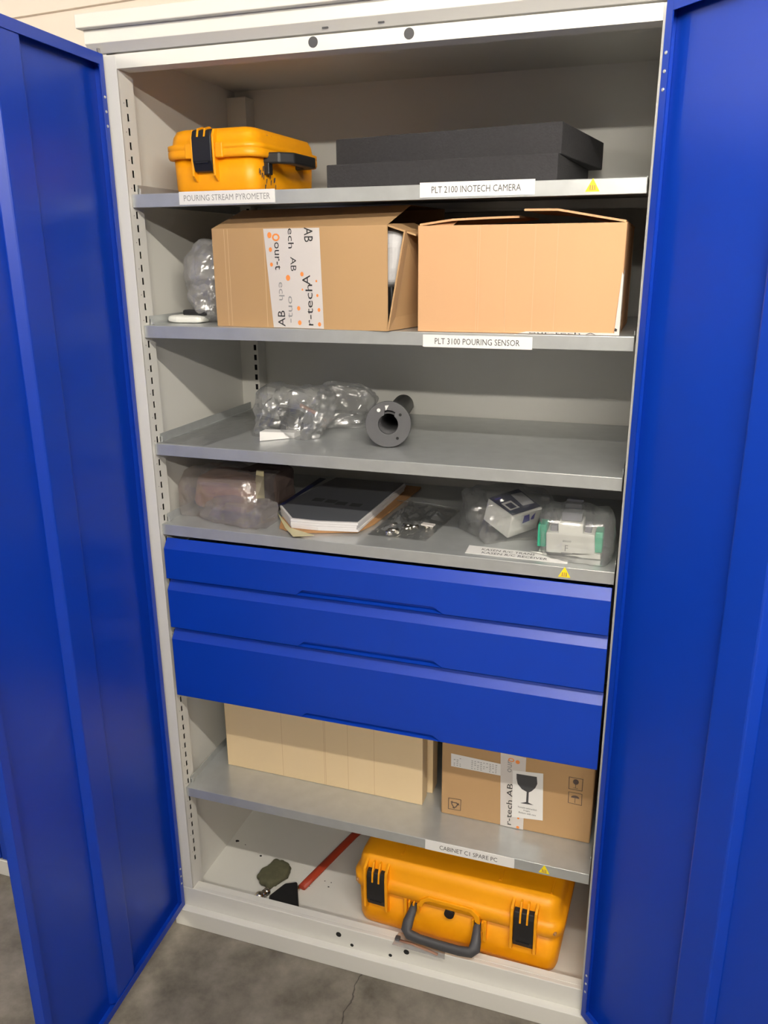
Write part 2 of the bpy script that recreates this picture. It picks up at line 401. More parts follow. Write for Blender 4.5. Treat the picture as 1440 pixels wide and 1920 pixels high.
# drawers
def drawer(zb, zt, lab):
    x0, x1 = .0345, .9895; zc = zt-.021; yf = -.004
    notch = [(x0, zb), (.349, zb), (.364, zb+.0125), (.650, zb+.0125), (.6695, zb), (x1, zb), (x1, zc), (x0, zc)]
    b = MB().prism(notch, 1, yf, .002)
    b.prism([(yf, zc), (.002, zc), (.014, zt-.001), (.012, zt)], 0, x0, x1)
    o = b.build('drawer', 'blue', cab, bevel=.0012, label=lab)
    g = MB().box((.345, .008, zb), (.674, .010, zb+.0125)).add([(.349, yf+.001, zb), (.6695, yf+.001, zb), (.662, .009, zb+.0045), (.357, .009, zb+.0045)], [(0, 1, 2, 3)])
    g.build('grip_recess', 'blue', o)
    MB().box((.05, .0025, zb+.014), (.975, .47, zb+.0155)).box((.05, .0025, zb+.014), (.052, .47, zc)).box((.973, .0025, zb+.014), (.975, .47, zc)).box((.05, .468, zb+.014), (.975, .47, zc)).build('drawer_box', 'zinc', o)
drawer(.9575, 1.0490, 'shallow blue drawer front with a grip notch')
drawer(.8385, .9510, 'medium blue drawer front with a grip notch')
drawer(.6650, .8300, 'deepest blue drawer front with a grip notch')

# doors
def door(hx, hy, theta, wid, lab, lipw=.019):
    d = Vector((-math.cos(theta), -math.sin(theta), 0)); n = Vector((-math.sin(theta), math.cos(theta), 0))
    if hx < .5: d = Vector((math.cos(theta), -math.sin(theta), 0)); n = Vector((math.sin(theta), math.cos(theta), 0))
    Mx = Matrix.Identity(4)
    for r in range(3): Mx[r][0] = d[r]; Mx[r][1] = -n[r]; Mx[r][2] = Z[r]
    Mx.translation = (hx, hy, 0)
    z0, z1, T = .056, 2.001, .022       # local: x = along door, y = from inner face outwards
    def mb(): b = MB(); b.M = Mx; return b
    o = mb().box((0, T-.0015, z0), (wid, T, z1)).build('door', 'blue', cab, label=lab)
    f = mb()
    e = .0015; T1 = T-e; lh = lipw*.75
    f.box((0, e, z0), (e, T1, z1)).box((wid-e, e, z0), (wid, T1, z1)).box((e, e, z0), (wid-e, T1, z0+e)).box((e, e, z1-e), (wid-e, T1, z1))
    f.box((0, 0, z0), (lh, e, z1)).box((wid-lipw, 0, z0), (wid, e, z1)).box((lh, 0, z0), (wid-lipw, e, z0+lipw)).box((lh, 0, z1-lipw), (wid-lipw, e, z1))
    f.build('edge_flange', 'blue', o, bevel=.0007)
    h = mb().prism([(.226, T-.001), (.237, .0022), (.306, .0022), (.317, T-.001)], 2, z0+.006, z1-.006)
    h.build('stiffener', 'blue', o, bevel=.003)
    for zz in (1.928, 1.903, 1.878, .172, .150, .128):
        mb().cyl((.0075, -.0014, zz), (.0075, .0005, zz), .0022, .0032, 10).build('hinge_rivet', 'zinc', o)  # bright zinc colour stands in for highlights on the blue door
    for zz in (z1-.010,):
        mb().cyl((.008, .004, zz-.012), (.008, .004, zz+.018), .0035, seg=10).build('hinge_pin', 'chrome' if hx < .5 else 'black', o)
    return o
door(.004, -.008, math.pi/2-.0726, .530, 'wide open blue door at a right angle to the cabinet')
door(.9985, -.019, math.radians(133.5), .50, 'blue door swung back past a right angle')

# neighbouring low cabinet, only its lower corner shows past the open door
nb = thing('floor_cabinet', 'low blue cabinet on a white plinth beside the tall cabinet', 'cabinet', (-.6, .25, 0))
MB().box((-1.08, 0, .05), (-.06, .5, 1.0)).build('body', 'grey', nb, bevel=.002)
MB().box((-1.07, -.02, .056), (-.57, 0, .98)).build('door', 'blue', nb, bevel=.002)
MB().box((-.566, -.02, .056), (-.07, 0, .98)).build('door', 'blue', nb, bevel=.002)
MB().box((-1.08, -.02, 0), (-.06, .5, .05)).build('plinth', 'grey', nb, bevel=.002)
#--THINGS--

# ------------------------------------------------------------------ helpers for the contents
def local(origin, rz=0, rx=0, ry=0):
    return Matrix.Translation(Vector(origin)) @ Matrix.Rotation(rz, 4, 'Z') @ Matrix.Rotation(ry, 4, 'Y') @ Matrix.Rotation(rx, 4, 'X')
def mbm(Mx): b = MB(); b.M = Mx; return b
def crumple(name, mats, parent, c, r, seed, amp=.18, freq=26, nu=44, nv=26, ex=.6, floor=None, rz=0, taper=0, at=None, mi=0, lean=(0, 0), smooth=False, hard=False, xlim=(-9, 9)):
    """closed crumpled bag: superellipsoid pushed about by ridged noise; c centre, r half sizes"""
    b = MB(); vs = []; rnd = random.Random(int(seed*100))
    if not hard: nu, nv = int(nu*1.6), int(nv*1.6)
    folds = []
    for k_ in range(9):
        dv = Vector((rnd.gauss(0, 1), rnd.gauss(0, 1), rnd.gauss(0, 1))).normalized(); folds.append((dv, freq*(.16+.17*k_), .95/(1+.42*k_), rnd.random()))
    ca, sa = math.cos(rz), math.sin(rz)
    def pw(v): return math.copysign(abs(v)**ex, v)
    for j in range(nv+1):
        ph = -math.pi/2+math.pi*j/nv
        for i in range(nu):
            th = 2*math.pi*i/nu
            p = Vector((pw(math.cos(ph))*pw(math.cos(th)), pw(math.cos(ph))*pw(math.sin(th)), pw(math.sin(ph))))
            k = 1-taper*(p.z*.5+.5)
            q = Vector((p.x*r[0]*k, p.y*r[1]*k, p.z*r[2]))
            s_ = Vector((seed*3.1, seed*1.7, seed*.9))
            if hard:
                d = abs(noise.noise(q*freq+s_))*2-.5; q = q*(1+amp*d)
            else:
                e_ = 0
                for (dv, fq, am, phs) in folds: e_ += am*(abs(((q.dot(dv)*fq+phs) % 1.0)-.5)*2-.5)
                d2 = abs(noise.noise(q*freq*.3+s_*2))*2-.6
                q = q*(1+amp*(.6*d2+e_))
            q.x += lean[0]*(p.z*.5+.5); q.y += lean[1]*(p.z*.5+.5)
            q = Vector((c[0]+q.x*ca-q.y*sa, c[1]+q.x*sa+q.y*ca, c[2]+q.z))
            q.x = min(max(q.x, xlim[0]), xlim[1])
            if floor is not None and q.z < floor+.0006: q.z = floor+.0006
            vs.append(q)
    fs = [(j*nu+i, j*nu+(i+1) % nu, (j+1)*nu+(i+1) % nu, (j+1)*nu+i) for j in range(nv) for i in range(nu)]
    b.add(vs, fs, mi, smooth)
    return b.build(name, mats, parent, at=at)
def sheet(poly, z, amp, seed, freq, n=26, rim=None):
    """wavy film over a 4-corner outline (world xy), as a bag of two layers"""
    b = MB(); A, B_, C, D = [Vector((*p, 0)) for p in poly]
    for lay in (0, 1):
        vs = []
        for j in range(n+1):
            for i in range(n+1):
                u, v = i/n, j/n
                p = (A*(1-u)+B_*u)*(1-v)+(D*(1-u)+C*u)*v
                e = min(1, 6*min(u, v, 1-u, 1-v))
                h = abs(noise.noise(p*freq+Vector((seed, seed*2, lay))))*1.6+.15
                p.z = z+.0006+(h*amp*(.25+.75*e) if lay else .0)
                vs.append(p)
        b.add(vs, [(j*(n+1)+i, j*(n+1)+i+1, (j+1)*(n+1)+i+1, (j+1)*(n+1)+i) for j in range(n) for i in range(n)], 0, False)
    return b
def front(mx, x0, x1, z0, z1, y=-.0006, mi=0, b=None):
    """flat decal on the local front face (y = 0)"""
    b = b or mbm(mx)
    return b.add([(x0, y, z0), (x1, y, z0), (x1, y, z1), (x0, y, z1)], [(0, 1, 2, 3)], mi)
def disc(b, cx, cz, rx, rz, y, mi, n=14):
    return b.add([(cx+rx*math.cos(2*math.pi*i/n), y, cz+rz*math.sin(2*math.pi*i/n)) for i in range(n)], [range(n)], mi)

# ------------------------------------------------------------------ hard cases
def latch(root, mx, u, wd, h0, h1, top_h, fin=True, yl=-.012, cheek=True):
    """black latch between two yellow cheeks, fingers of the lid running over it"""
    for s in ((-1, 1) if cheek else ()):
        x = u+s*(wd/2+.0035)
        mbm(mx).prism([(-.001, h0-.016), (yl-.006, h0-.004), (yl-.009, h1-.01), (yl-.006, h1+.012), (.006, top_h), (.02, top_h), (.02, h0-.016)], 0, x-.0032, x+.0032).build('latch_cheek', 'yellow', root, bevel=.001)
    l = mbm(mx).prism([(0, h0), (yl+.002, h0+.002), (yl-.004, h0+.02), (yl-.004, h1-.012), (yl, h1), (0, h1+.004)], 0, u-wd/2, u+wd/2).build('latch', 'black', root, bevel=.0018)
    mbm(mx).box((u-wd*.32, yl-.0052, h0+.016), (u+wd*.32, yl-.003, h0+.019)).build('latch_ridge', 'black', l)
    if fin:
        for k in (-1, 1):
            x = u+k*wd*.17
            mbm(mx).prism([(yl-.0062, h1-.024), (yl-.0030, h1+.004), (-.004, top_h), (.004, top_h), (.004, h1-.024)], 0, x-.0020, x+.0020).build('latch_finger', 'yellow', root)
def rounded(w_, d_, r, n=5, x0=0, y0=0):
    pts = []
    for cx, cy, a0 in ((x0+w_-r, y0+d_-r, 0), (x0+r, y0+d_-r, 90), (x0+r, y0+r, 180), (x0+w_-r, y0+r, 270)):
        for i in range(n+1):
            t = math.radians(a0+90*i/n); pts.append((cx+r*math.cos(t), cy+r*math.sin(t)))
    return pts
def shell(b, layers, mi=0):
    """stack of rounded rectangles [(w,d,r,x0,y0,z)] skinned together and capped"""
    L = [[(x, y, z) for x, y in rounded(w_, d_, r, 5, x0, y0)] for (w_, d_, r, x0, y0, z) in layers]
    n = len(L[0]); vs = [p for l in L for p in l]
    fs = [(k*n+i, k*n+(i+1) % n, (k+1)*n+(i+1) % n, (k+1)*n+i) for k in range(len(L)-1) for i in range(n)]
    b.add(vs, fs, mi, True); b.add(vs, [list(range(n-1, -1, -1)), list(range(len(vs)-n, len(vs)))], mi)
    return b

# large case on the cabinet floor
P0 = Vector((.447, .072, FLZ+.0004)); ANG = math.atan2(.050-.072, .487)
mx = local(P0, ANG); Wc, Dc = .487, .36
case = thing('equipment_case', 'large yellow hard equipment case lying on the cabinet floor', 'case', P0)
shell(mbm(mx), [(Wc-.024, Dc-.024, .02, .012, .012, 0), (Wc-.008, Dc-.008, .028, .004, .004, .006), (Wc, Dc, .03, 0, 0, .02), (Wc+.002, Dc+.002, .03, -.001, -.001, .118)]).build('base_shell', 'yellow', case)
shell(mbm(mx), [(Wc+.010, Dc+.010, .034, -.005, -.005, .112), (Wc+.022, Dc+.022, .036, -.011, -.011, .117), (Wc+.022, Dc+.022, .036, -.011, -.011, .142), (Wc+.010, Dc+.010, .034, -.005, -.005, .147),
    (Wc+.002, Dc+.002, .032, -.001, -.001, .153), (Wc-.002, Dc-.002, .032, .001, .001, .178), (Wc-.012, Dc-.012, .03, .006, .006, .193), (Wc-.036, Dc-.036, .022, .018, .018, .201), (Wc-.09, Dc-.09, .015, .045, .045, .203)]).build('lid', 'yellow', case)
# raised brow of the lid over the handle bay
mbm(mx).prism([(.160, .108), (.166, .126), (.186, .142), (.292, .142), (.310, .126), (.312, .104), (.300, .108), (.296, .122), (.286, .130), (.190, .130), (.176, .122), (.172, .108)], 1, -.0165, .004).build('lid_brow', 'yellow', case, bevel=.002)
# recessed field under the brow is darker by its own shadow only: two bay walls
for u in (.128, .322):
    mbm(mx).box((u-.004, -.011, .055), (u+.004, .003, .115)).build('bay_rib', 'yellow', case, bevel=.0015)
for u in (.0545, .4115): latch(case, mx, u, .047, .070, .166, .190)
for u in (.150, .306):
    for k in (-.011, 0, .011):
        mbm(mx).prism([(.004, .078), (-.012, .082), (-.016, .112), (.004, .114)], 0, u+k-.0022, u+k+.0022).build('handle_lug', 'yellow', case, bevel=.0008)
hb = mbm(mx)
hp = [(.150, -.004, .104), (.150, -.018, .097), (.146, -.040, .080), (.146, -.052, .069), (.154, -.058, .062), (.180, -.060, .059), (.228, -.0605, .0585), (.276, -.060, .059), (.302, -.058, .062), (.310, -.052, .069), (.310, -.040, .080), (.306, -.018, .097), (.306, -.004, .104)]
rd = [.007, .009, .0125, .0145, .0145, .0135, .0135, .0135, .0145, .0145, .0125, .009, .007]
vs = []; nn = 12
for i, p in enumerate(hp):
    t = (Vector(hp[min(i+1, len(hp)-1)])-Vector(hp[max(i-1, 0)])).normalized(); sd = Vector((0, 1, .25)).normalized(); nr = t.cross(sd).normalized(); sd = nr.cross(t)
    for k in range(nn):
        a = 2*math.pi*k/nn; vs.append(Vector(p)+nr*(rd[i]*math.cos(a))+sd*(rd[i]*.7*math.sin(a)))
hb.add(vs, [(i*nn+k, i*nn+(k+1) % nn, (i+1)*nn+(k+1) % nn, (i+1)*nn+k) for i in range(len(hp)-1) for k in range(nn)], 0, True)
hb.add(vs, [list(range(nn-1, -1, -1)), list(range(len(vs)-nn, len(vs)))], 0)
hb.build('handle', 'dgrey', case)
mbm(mx).cyl((.236, .002, .103), (.236, -.010, .103), .0118, seg=24).build('pressure_valve', 'black', case)
for u in (.005, .48):
    mbm(mx).cyl((u+.002 if u > .2 else u, -.004, .131), (u, -.0118, .131), .003, seg=10).build('padlock_eye', 'kraft', case)
for u, wd in ((.105, .006), (.345, .006), (.463, .004)):     # moulded ridges across the lid
    mbm(mx).box((u-wd/2, .03, .2), (u+wd/2, Dc-.03, .2045)).build('lid_ridge', 'yellow', case, bevel=.001)

# small case on the top shelf
P1 = Vector((.094, .045, S[0]+.0004)); mx = local(P1, -.03)
sc = thing('camera_case', 'small yellow hard case with black handle on the top shelf', 'case', P1)
Ws, Ds = .188, .275
shell(mbm(mx), [(Ws-.016, Ds-.016, .02, .008, .008, 0), (Ws-.004, Ds-.004, .026, .002, .002, .008), (Ws, Ds, .028, 0, 0, .066), ]).build('base_shell', 'yellow', sc)
shell(mbm(mx), [(Ws+.016, Ds+.016, .032, -.008, -.008, .062), (Ws+.020, Ds+.020, .034, -.010, -.010, .066), (Ws+.020, Ds+.020, .034, -.010, -.010, .0755), (Ws+.017, Ds+.017, .034, -.0085, -.0085, .0765), (Ws+.020, Ds+.020, .034, -.010, -.010, .0775),
    (Ws+.020, Ds+.020, .034, -.010, -.010, .086), (Ws+.004, Ds+.004, .03, -.002, -.002, .089), (Ws, Ds, .03, 0, 0, .102), (Ws-.010, Ds-.010, .03, .005, .005, .1125), (Ws-.03, Ds-.03, .02, .015, .015, .1155)]).build('lid', 'yellow', sc)
latch(sc, mx, .0840, .042, .036, .1095, .1165, cheek=False, fin=False)
for k in (-1, 1):
    mbm(mx).prism([(-.0170, .098), (-.0125, .113), (.004, .1175), (.010, .1160), (.004, .098)], 0, .0840+k*.0075-.0017, .0840+k*.0075+.0017).build('latch_finger', 'yellow', sc)
for k in (-1, 1):
    mbm(mx).prism([(.0, .020), (-.013, .030), (-.0145, .100), (-.008, .112), (.004, .113), (.004, .020)], 0, .0840+k*.0235-.0022, .0840+k*.0235+.0022).build('latch_cheek', 'yellow', sc, bevel=.001)
for s in (-1, 1):
    mbm(mx).box((.0865+s*.033-.008, -.0135, .061), (.0865+s*.033+.008, 0, .088)).build('lid_lug', 'yellow', sc, bevel=.002)
# handle on the right-hand end, standing out from it
hy0, hy1 = .035, .19; ZH = .062
hd = mbm(mx)
hd.prism([(Ws-.004, hy0), (Ws+.030, hy0+.006), (Ws+.052, hy0+.03), (Ws+.052, hy1-.03), (Ws+.030, hy1-.006), (Ws-.004, hy1), (Ws-.004, hy1-.016), (Ws+.020, hy1-.022), (Ws+.030, hy1-.04), (Ws+.030, hy0+.04), (Ws+.020, hy0+.022), (Ws-.004, hy0+.016)], 2, ZH-.010, ZH+.010)
hd.build('handle', 'black', sc, bevel=.003)
for yy in (hy0+.010,):
    mbm(mx).box((Ws-.004, yy-.008, ZH-.030), (Ws+.010, yy+.008, ZH-.008)).build('handle_lug', 'black', sc, bevel=.002)
lt = mbm(mx)
lt.text('Tool', (Ws-.0005, .062, .100), Y, Z, .022, .009, 0)
sc_txt = lt.build('pen_marking', 'kraft', sc)
ls = mbm(mx); random.seed(3)
for k in range(16):
    y0_ = .012+random.random()*.075; z0_ = .004+random.random()*.034
    ls.add([(Ws+.0006, y0_, z0_), (Ws+.0006, y0_+.003, z0_+.001), (Ws+.0006, y0_+.0035+random.random()*.004, z0_+.010), (Ws+.0006, y0_+.001, z0_+.009)], [(0, 1, 2, 3)])
ls.build('ink_scribble', 'brownd', sc)['kind'] = 'stuff'

# ------------------------------------------------------------------ foam pads on the top shelf
z1 = S[0]+.0515; z2 = z1+.0535
f1 = [(.385, .14), (.836, .102), (.858, .43), (.41, .47)]
tag(MB().hexa([(x, y, S[0]+.0003) for x, y in f1], [(x, y, z1) for x, y in f1]).build('foam_pad', 'foam', at=(.62, .25, S[0]), bevel=.002),
    'charcoal foam pad lying flat on the top shelf beneath another pad', 'foam pad', 'foam pads on the top shelf')
f2 = [(.380, .205), (.838, .125), (.884, .452), (.43, .492)]
tag(MB().hexa([(x, y, z1+.0003) for x, y in f2], [(x, y, z2) for x, y in f2]).build('foam_pad', 'foam', at=(.62, .3, z1), bevel=.002),
    'charcoal foam pad stacked on top of the other pad', 'foam pad', 'foam pads on the top shelf')

# ------------------------------------------------------------------ second shelf: two cartons and a bag
Z2 = S[1]+.0003
A = Vector((.1800, .0406, Z2)); Bp = Vector((.5535, .0050, Z2)); rz = math.atan2(Bp.y-A.y, Bp.x-A.x); Wb = (Bp-A).length
mx = local(A, rz)
b1 = thing('cardboard_box', 'brown carton with printed white tape and a torn open end', 'box', A)
prof = [(0, 0), (.0, .1855), (.115, .2245), (.30, .2245), (.30, 0)]       # front face, sloping crushed edge, flat top
bd = mbm(mx)
n = len(prof)
bd.add([(0, y, z) for y, z in prof]+[(Wb, y, z) for y, z in prof], [list(range(n))]+[(i, (i+1) % n, n+(i+1) % n, n+i) for i in range(n)])
bd.add([(.003, .003, .002), (.003, .29, .002), (Wb, .29, .002), (Wb, .003, .002)], [(0, 1, 2, 3)])
bd.add([(.003, .003, .002), (Wb, .003, .002), (Wb, .003, .184), (.003, .003, .184)], [(0, 1, 2, 3)])
body = bd.build('carton', 'card', b1)
# crease lines
for u in (.028, .036, .118):
    mbm(mx).add([(u, -.0005, .001), (u+.0012, -.0005, .001), (u+.0012, -.0005, .184), (u, -.0005, .184)], [(0, 1, 2, 3)]).build('crease', 'crease', body)
# printed tape, drawn in the plane of the front face
def fpt(px, py, y0, dydx):   # pixel -> point on a vertical plane through (x, y0 + dydx*x)
    d = FW+RT*((px-720)/FPX)-UP*((py-960)/FPX); t = (y0+dydx*CAM.x-CAM.y)/(d.y-dydx*d.x); return CAM+d*t
def b1p(px, py):
    p = fpt(px, py, A.y-math.tan(rz)*A.x, math.tan(rz)); q = mx.inverted() @ p; return q.x, q.z
tp = mbm(mx)
c4 = [b1p(*q) for q in ((494, 429), (599, 427), (608, 617), (514, 614))]
tp.add([(x, -.0012, max(.0008, z)) for x, z in c4], [(0, 1, 2, 3)], 0)
ov = [b1p(*q) for q in ((535, 429), (568, 428), (581, 617), (553, 616))]
tp.add([(x, -.0015, max(.0008, z)) for x, z in ov], [(0, 1, 2, 3)], 0)
def wr(body_, px, py, ln, hgt, mi, rot=-1, tilt=0):
    u, h = b1p(px, py)
    o = mx @ Vector((u, -.0019, h)); ux = (mx.to_3x3() @ Vector((math.sin(tilt), 0, math.cos(tilt))))*rot; uy = (mx.to_3x3() @ Vector((-math.cos(tilt), 0, math.sin(tilt))))*rot
    sv = tp.M; tp.M = Matrix.Identity(4); tp.text(body_, o, ux, uy, ln, hgt, mi); tp.M = sv
wr('our-t', 521, 480, .050, .012, 1, -1); wr('ech', 546, 447, .036, .012, 1, -1); wr('AB', 551, 495, .026, .012, 1, -1)
wr('AB', 579, 440, .026, .018, 1, -1); wr('ech', 529, 546, .034, .012, 2, -1); wr('-tuo', 545, 580, .05, .010, 2, 1)
wr('AB', 529, 597, .030, .016, 1, 1); wr('r-tech', 581, 572, .076, .015, 1, 1); wr('A', 575, 525, .018, .017, 1, 1)
for px, py, r in ((506, 441, .0055), (508, 468, .0042), (510, 496, .0038), (541, 521, .0055), (567, 514, .0042), (561, 578, .0042), (563, 605, .0046), (594, 527, .0022), (596, 554, .0028), (599, 581, .0036), (600, 608, .004), (568, 543, .002)):
    u, h = b1p(px, py); disc(tp, u, h, r*.85, r, -.0019, 3)
u, h = b1p(518, 445)
for i in range(10):   # open tail of the key-shaped mark
    t = 2*math.pi*i/10; t2 = 2*math.pi*(i+1)/10
    tp.add([(u+.0085*math.cos(t), -.0019, h+.007*math.sin(t)), (u+.0085*math.cos(t2), -.0019, h+.007*math.sin(t2)), (u+.005*math.cos(t2), -.0019, h+.004*math.sin(t2)), (u+.005*math.cos(t), -.0019, h+.004*math.sin(t))], [(0, 1, 2, 3)], 3)
tp.build('printed_tape', ['tape', 'ink', 'fink', 'orange'], b1)
# torn end: flaps, packing paper, dark inside
mbm(mx).hexa([(Wb+.001, -.004, .001), (Wb+.004, -.004, .001), (Wb+.026, .190, .001), (Wb+.022, .190, .001)],
             [(Wb+.030, .006, .176), (Wb+.033, .006, .176), (Wb+.030, .190, .182), (Wb+.026, .190, .182)]).build('end_flap', 'card', b1)
mbm(mx).hexa([(Wb-.004, .004, .1845), (Wb+.047, .020, .1665), (Wb+.031, .17, .172), (Wb-.004, .14, .19)],
             [(Wb-.004, .004, .1875), (Wb+.047, .020, .1695), (Wb+.031, .17, .175), (Wb-.004, .14, .193)]).build('top_flap', 'card', b1)
crumple('packing_paper', 'foamwrap', b1, tuple(mx @ Vector((Wb-.006, .060, .125))), (.026, .045, .052), 4, .10, 30, 26, 16, .5)
mbm(mx).box((Wb-.05, .03, .004), (Wb-.002, .28, .085)).build('dark_inside', 'black', b1, bevel=.004)  # black block stands in for the dark interior of the carton

A = Vector((.6070, .020, Z2)); Wb2, Hb2, Db2 = .3578, .1835, .29
mx = local(A, 0)
b2 = thing('cardboard_box', 'peach-brown carton with bent open top flaps and plain front', 'box', A)
t_ = .004
bd = mbm(mx)
bd.box((0, 0, .004), (Wb2, t_, Hb2)).box((0, Db2-t_, .004), (Wb2, Db2, Hb2)).box((0, t_, .004), (t_, Db2-t_, Hb2)).box((Wb2-t_, t_, .004), (Wb2, Db2-t_, Hb2)).box((0, 0, 0), (Wb2, Db2, .004))
body = bd.build('carton', 'card_peach', b2, bevel=.0012)
for u in (.108, .112, .160, .208, .246):
    mbm(mx).add([(u, -.0004, .003), (u+.0010, -.0004, .003), (u+.0010, -.0004, Hb2-.002), (u, -.0004, Hb2-.002)], [(0, 1, 2, 3)]).build('crease', 'crease', body)
def flap(pts0, pts1, th, nm, m_):
    k = len(pts0); vs = [Vector(p) for p in pts0+pts1]; up = Vector((0, 0, th))
    b = mbm(mx); V = vs+[v+up for v in vs]; N = 2*k
    for base, o_ in ((0, 0), (N, 0)):
        b.add(V[base:base+N], [(i, i+1, k+i+1, k+i) for i in range(k-1)])
    for a_, c_ in ((0, 1), (k, k+1)):
        pass
    for i in range(k-1):
        b.add([V[i], V[i+1], V[N+i+1], V[N+i]], [(0, 1, 2, 3)]); b.add([V[k+i], V[k+i+1], V[N+k+i+1], V[N+k+i]], [(0, 1, 2, 3)])
    b.add([V[0], V[k], V[N+k], V[N]], [(0, 1, 2, 3)]); b.add([V[k-1], V[2*k-1], V[N+2*k-1], V[N+k-1]], [(0, 1, 2, 3)])
    return b.build(nm, m_, b2)
flap([(Wb2-.002, .002, Hb2), (Wb2-.06, .004, Hb2+.0105), (Wb2-.115, .006, Hb2+.0205), (Wb2-.172, .010, Hb2+.0215)],
     [(Wb2-.002, Db2-.01, Hb2), (Wb2-.06, Db2-.01, Hb2+.012), (Wb2-.115, Db2-.01, Hb2+.022), (Wb2-.172, Db2-.01, Hb2+.026)], .0035, 'flap', 'card_peach')
flap([(.002, .004, Hb2), (.060, .006, Hb2+.0075), (.120, .02, Hb2+.010), (.172, .045, Hb2+.0120)],
     [(.002, Db2-.01, Hb2), (.060, Db2-.01, Hb2+.010), (.120, Db2-.01, Hb2+.014), (.172, Db2-.01, Hb2+.016)], .0035, 'flap', 'card_peach')
mbm(mx).hexa([(.012, .003, Hb2-.001), (.062, .003, Hb2-.001), (.066, .026, Hb2+.008), (.055, .026, Hb2+.006)], [(.012, .006, Hb2-.001), (.062, .006, Hb2-.001), (.066, .029, Hb2+.009), (.055, .029, Hb2+.007)]).build('torn_flap', 'card_peach', b2)
# tape on the side near the front corner and under the front edge
tp = mbm(mx); x_ = Wb2+.0007
tp.add([(x_, .001, .0005), (x_, .030, .0005), (x_, .030, .105), (x_, .001, .110)], [(0, 1, 2, 3)], 0)
tp.add([(Wb2-.008, -.0012, 0.0005), (x_, -.0012, 0.0005), (x_, -.0012, .10), (Wb2-.002, -.0012, .105)], [(0, 1, 2, 3)], 0)
for zz in (.018, .034, .008): tp.add([(x_+.0006, .006+.02*math.sin(zz*90)**2, zz), (x_+.0006, .016, zz+.003), (x_+.0006, .018, zz+.009), (x_+.0006, .008, zz+.006)], [(0, 1, 2, 3)], 1)
tp.add([(Wb2-.008, -.0018, .008), (Wb2-.004, -.0018, .007), (Wb2-.003, -.0018, .011), (Wb2-.007, -.0018, .013)], [(0, 1, 2, 3)], 1)
tp.add([(.185, -.0010, .0005), (Wb2-.008, -.0010, .0005), (Wb2-.008, -.0010, .0042), (.200, -.0010, .0042)], [(0, 1, 2, 3)], 0)
tp.M = Matrix.Identity(4); tp.text('our-tech A', mx @ Vector((.262, -.0016, .0024)), X, Z, .115, .0032, 1); tp.M = mx
tp.build('printed_tape', ['tape', 'ink'], b2)

# crumpled bag beside the taped carton
bg = thing('plastic_bag', 'crumpled milky plastic bag squeezed beside the taped carton', 'plastic bag', (.11, .13, S[1]))
crumple('film', 'film_milky', bg, (.106, .135, 1.617), (.044, .040, .060), 2.3, .20, 34, 44, 30, .75, lean=(.012, .01))
crumple('film_neck', 'film_milky', bg, (.112, .125, 1.548), (.036, .034, .044), 5.3, .22, 40, 36, 22, .8, floor=S[1])
crumple('white_fitting', 'wht_plastic', bg, (.075, .105, S[1]+.008), (.042, .026, .0085), 1.2, .08, 30, 26, 12, .5, floor=S[1], hard=True)
MB().box((.068, .092, S[1]+.015), (.125, .118, S[1]+.027)).build('black_fitting', 'black', bg, bevel=.004)

# ------------------------------------------------------------------ third shelf
tb = thing('flanged_tube', 'dark grey plastic tube with a round drilled flange lying on the shelf', 'tube', (.50, .12, S[2]))
c0 = Vector((.5165, .118, S[2]+.0492)); c1 = Vector((.4385, .478, S[2]+.0262)); ax = (c1-c0).normalized()
side = ax.cross(Z).normalized(); upv = side.cross(ax)
R0 = .0475
fb = MB(); seg = 48
# flange with an off-round keyhole bore: outer circle and bore joined ring by ring
outer = []; inner = []
for i in range(seg):
    t = 2*math.pi*i/seg; outer.append((R0*math.cos(t), R0*math.sin(t)))
    r_ = .0205
    if abs(((math.degrees(t)-80+180) % 360)-180) < 26: r_ = .0290
    inner.append((r_*math.cos(t), r_*math.sin(t)))
def pos(q, k): return c0+side*q[0]+upv*q[1]+ax*k
th = .010
vs = [pos(q, 0) for q in outer]+[pos(q, 0) for q in inner]+[pos(q, th) for q in inner]+[pos(q, th) for q in outer]
for a in range(4):
    b = (a+1) % 4; fb.add(vs, [(a*seg+i, a*seg+(i+1) % seg, b*seg+(i+1) % seg, b*seg+i) for i in range(seg)], 0, False)
fl = fb.build('flange', 'tubeg', tb, bevel=.001)
MB().ring(c0+ax*th, ax, .0250, .0215, (c1-c0).length-th, 36).build('tube', 'tubeg', tb)
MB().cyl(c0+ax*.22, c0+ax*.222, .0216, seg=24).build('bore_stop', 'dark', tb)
for q, m_ in (((-.0195, .0290), 'white'), ((.0250, .0200), 'dark'), ((.0195, -.0285), 'dark'), ((-.024, -.026), 'dark')):
    if q == (-.024, -.026): continue
    MB().cyl(pos(q, -.0004), pos(q, .004), .0031 if m_ == 'dark' else .0038, seg=14).build('screw_hole', m_, fl)
bb = [pos(q, -.0005) for q in ((-.0065, .0385), (.0015, .0395), (-.0045, .0285))]
MB().add(bb, [(0, 1, 2)]).build('edge_chip', 'white', fl)

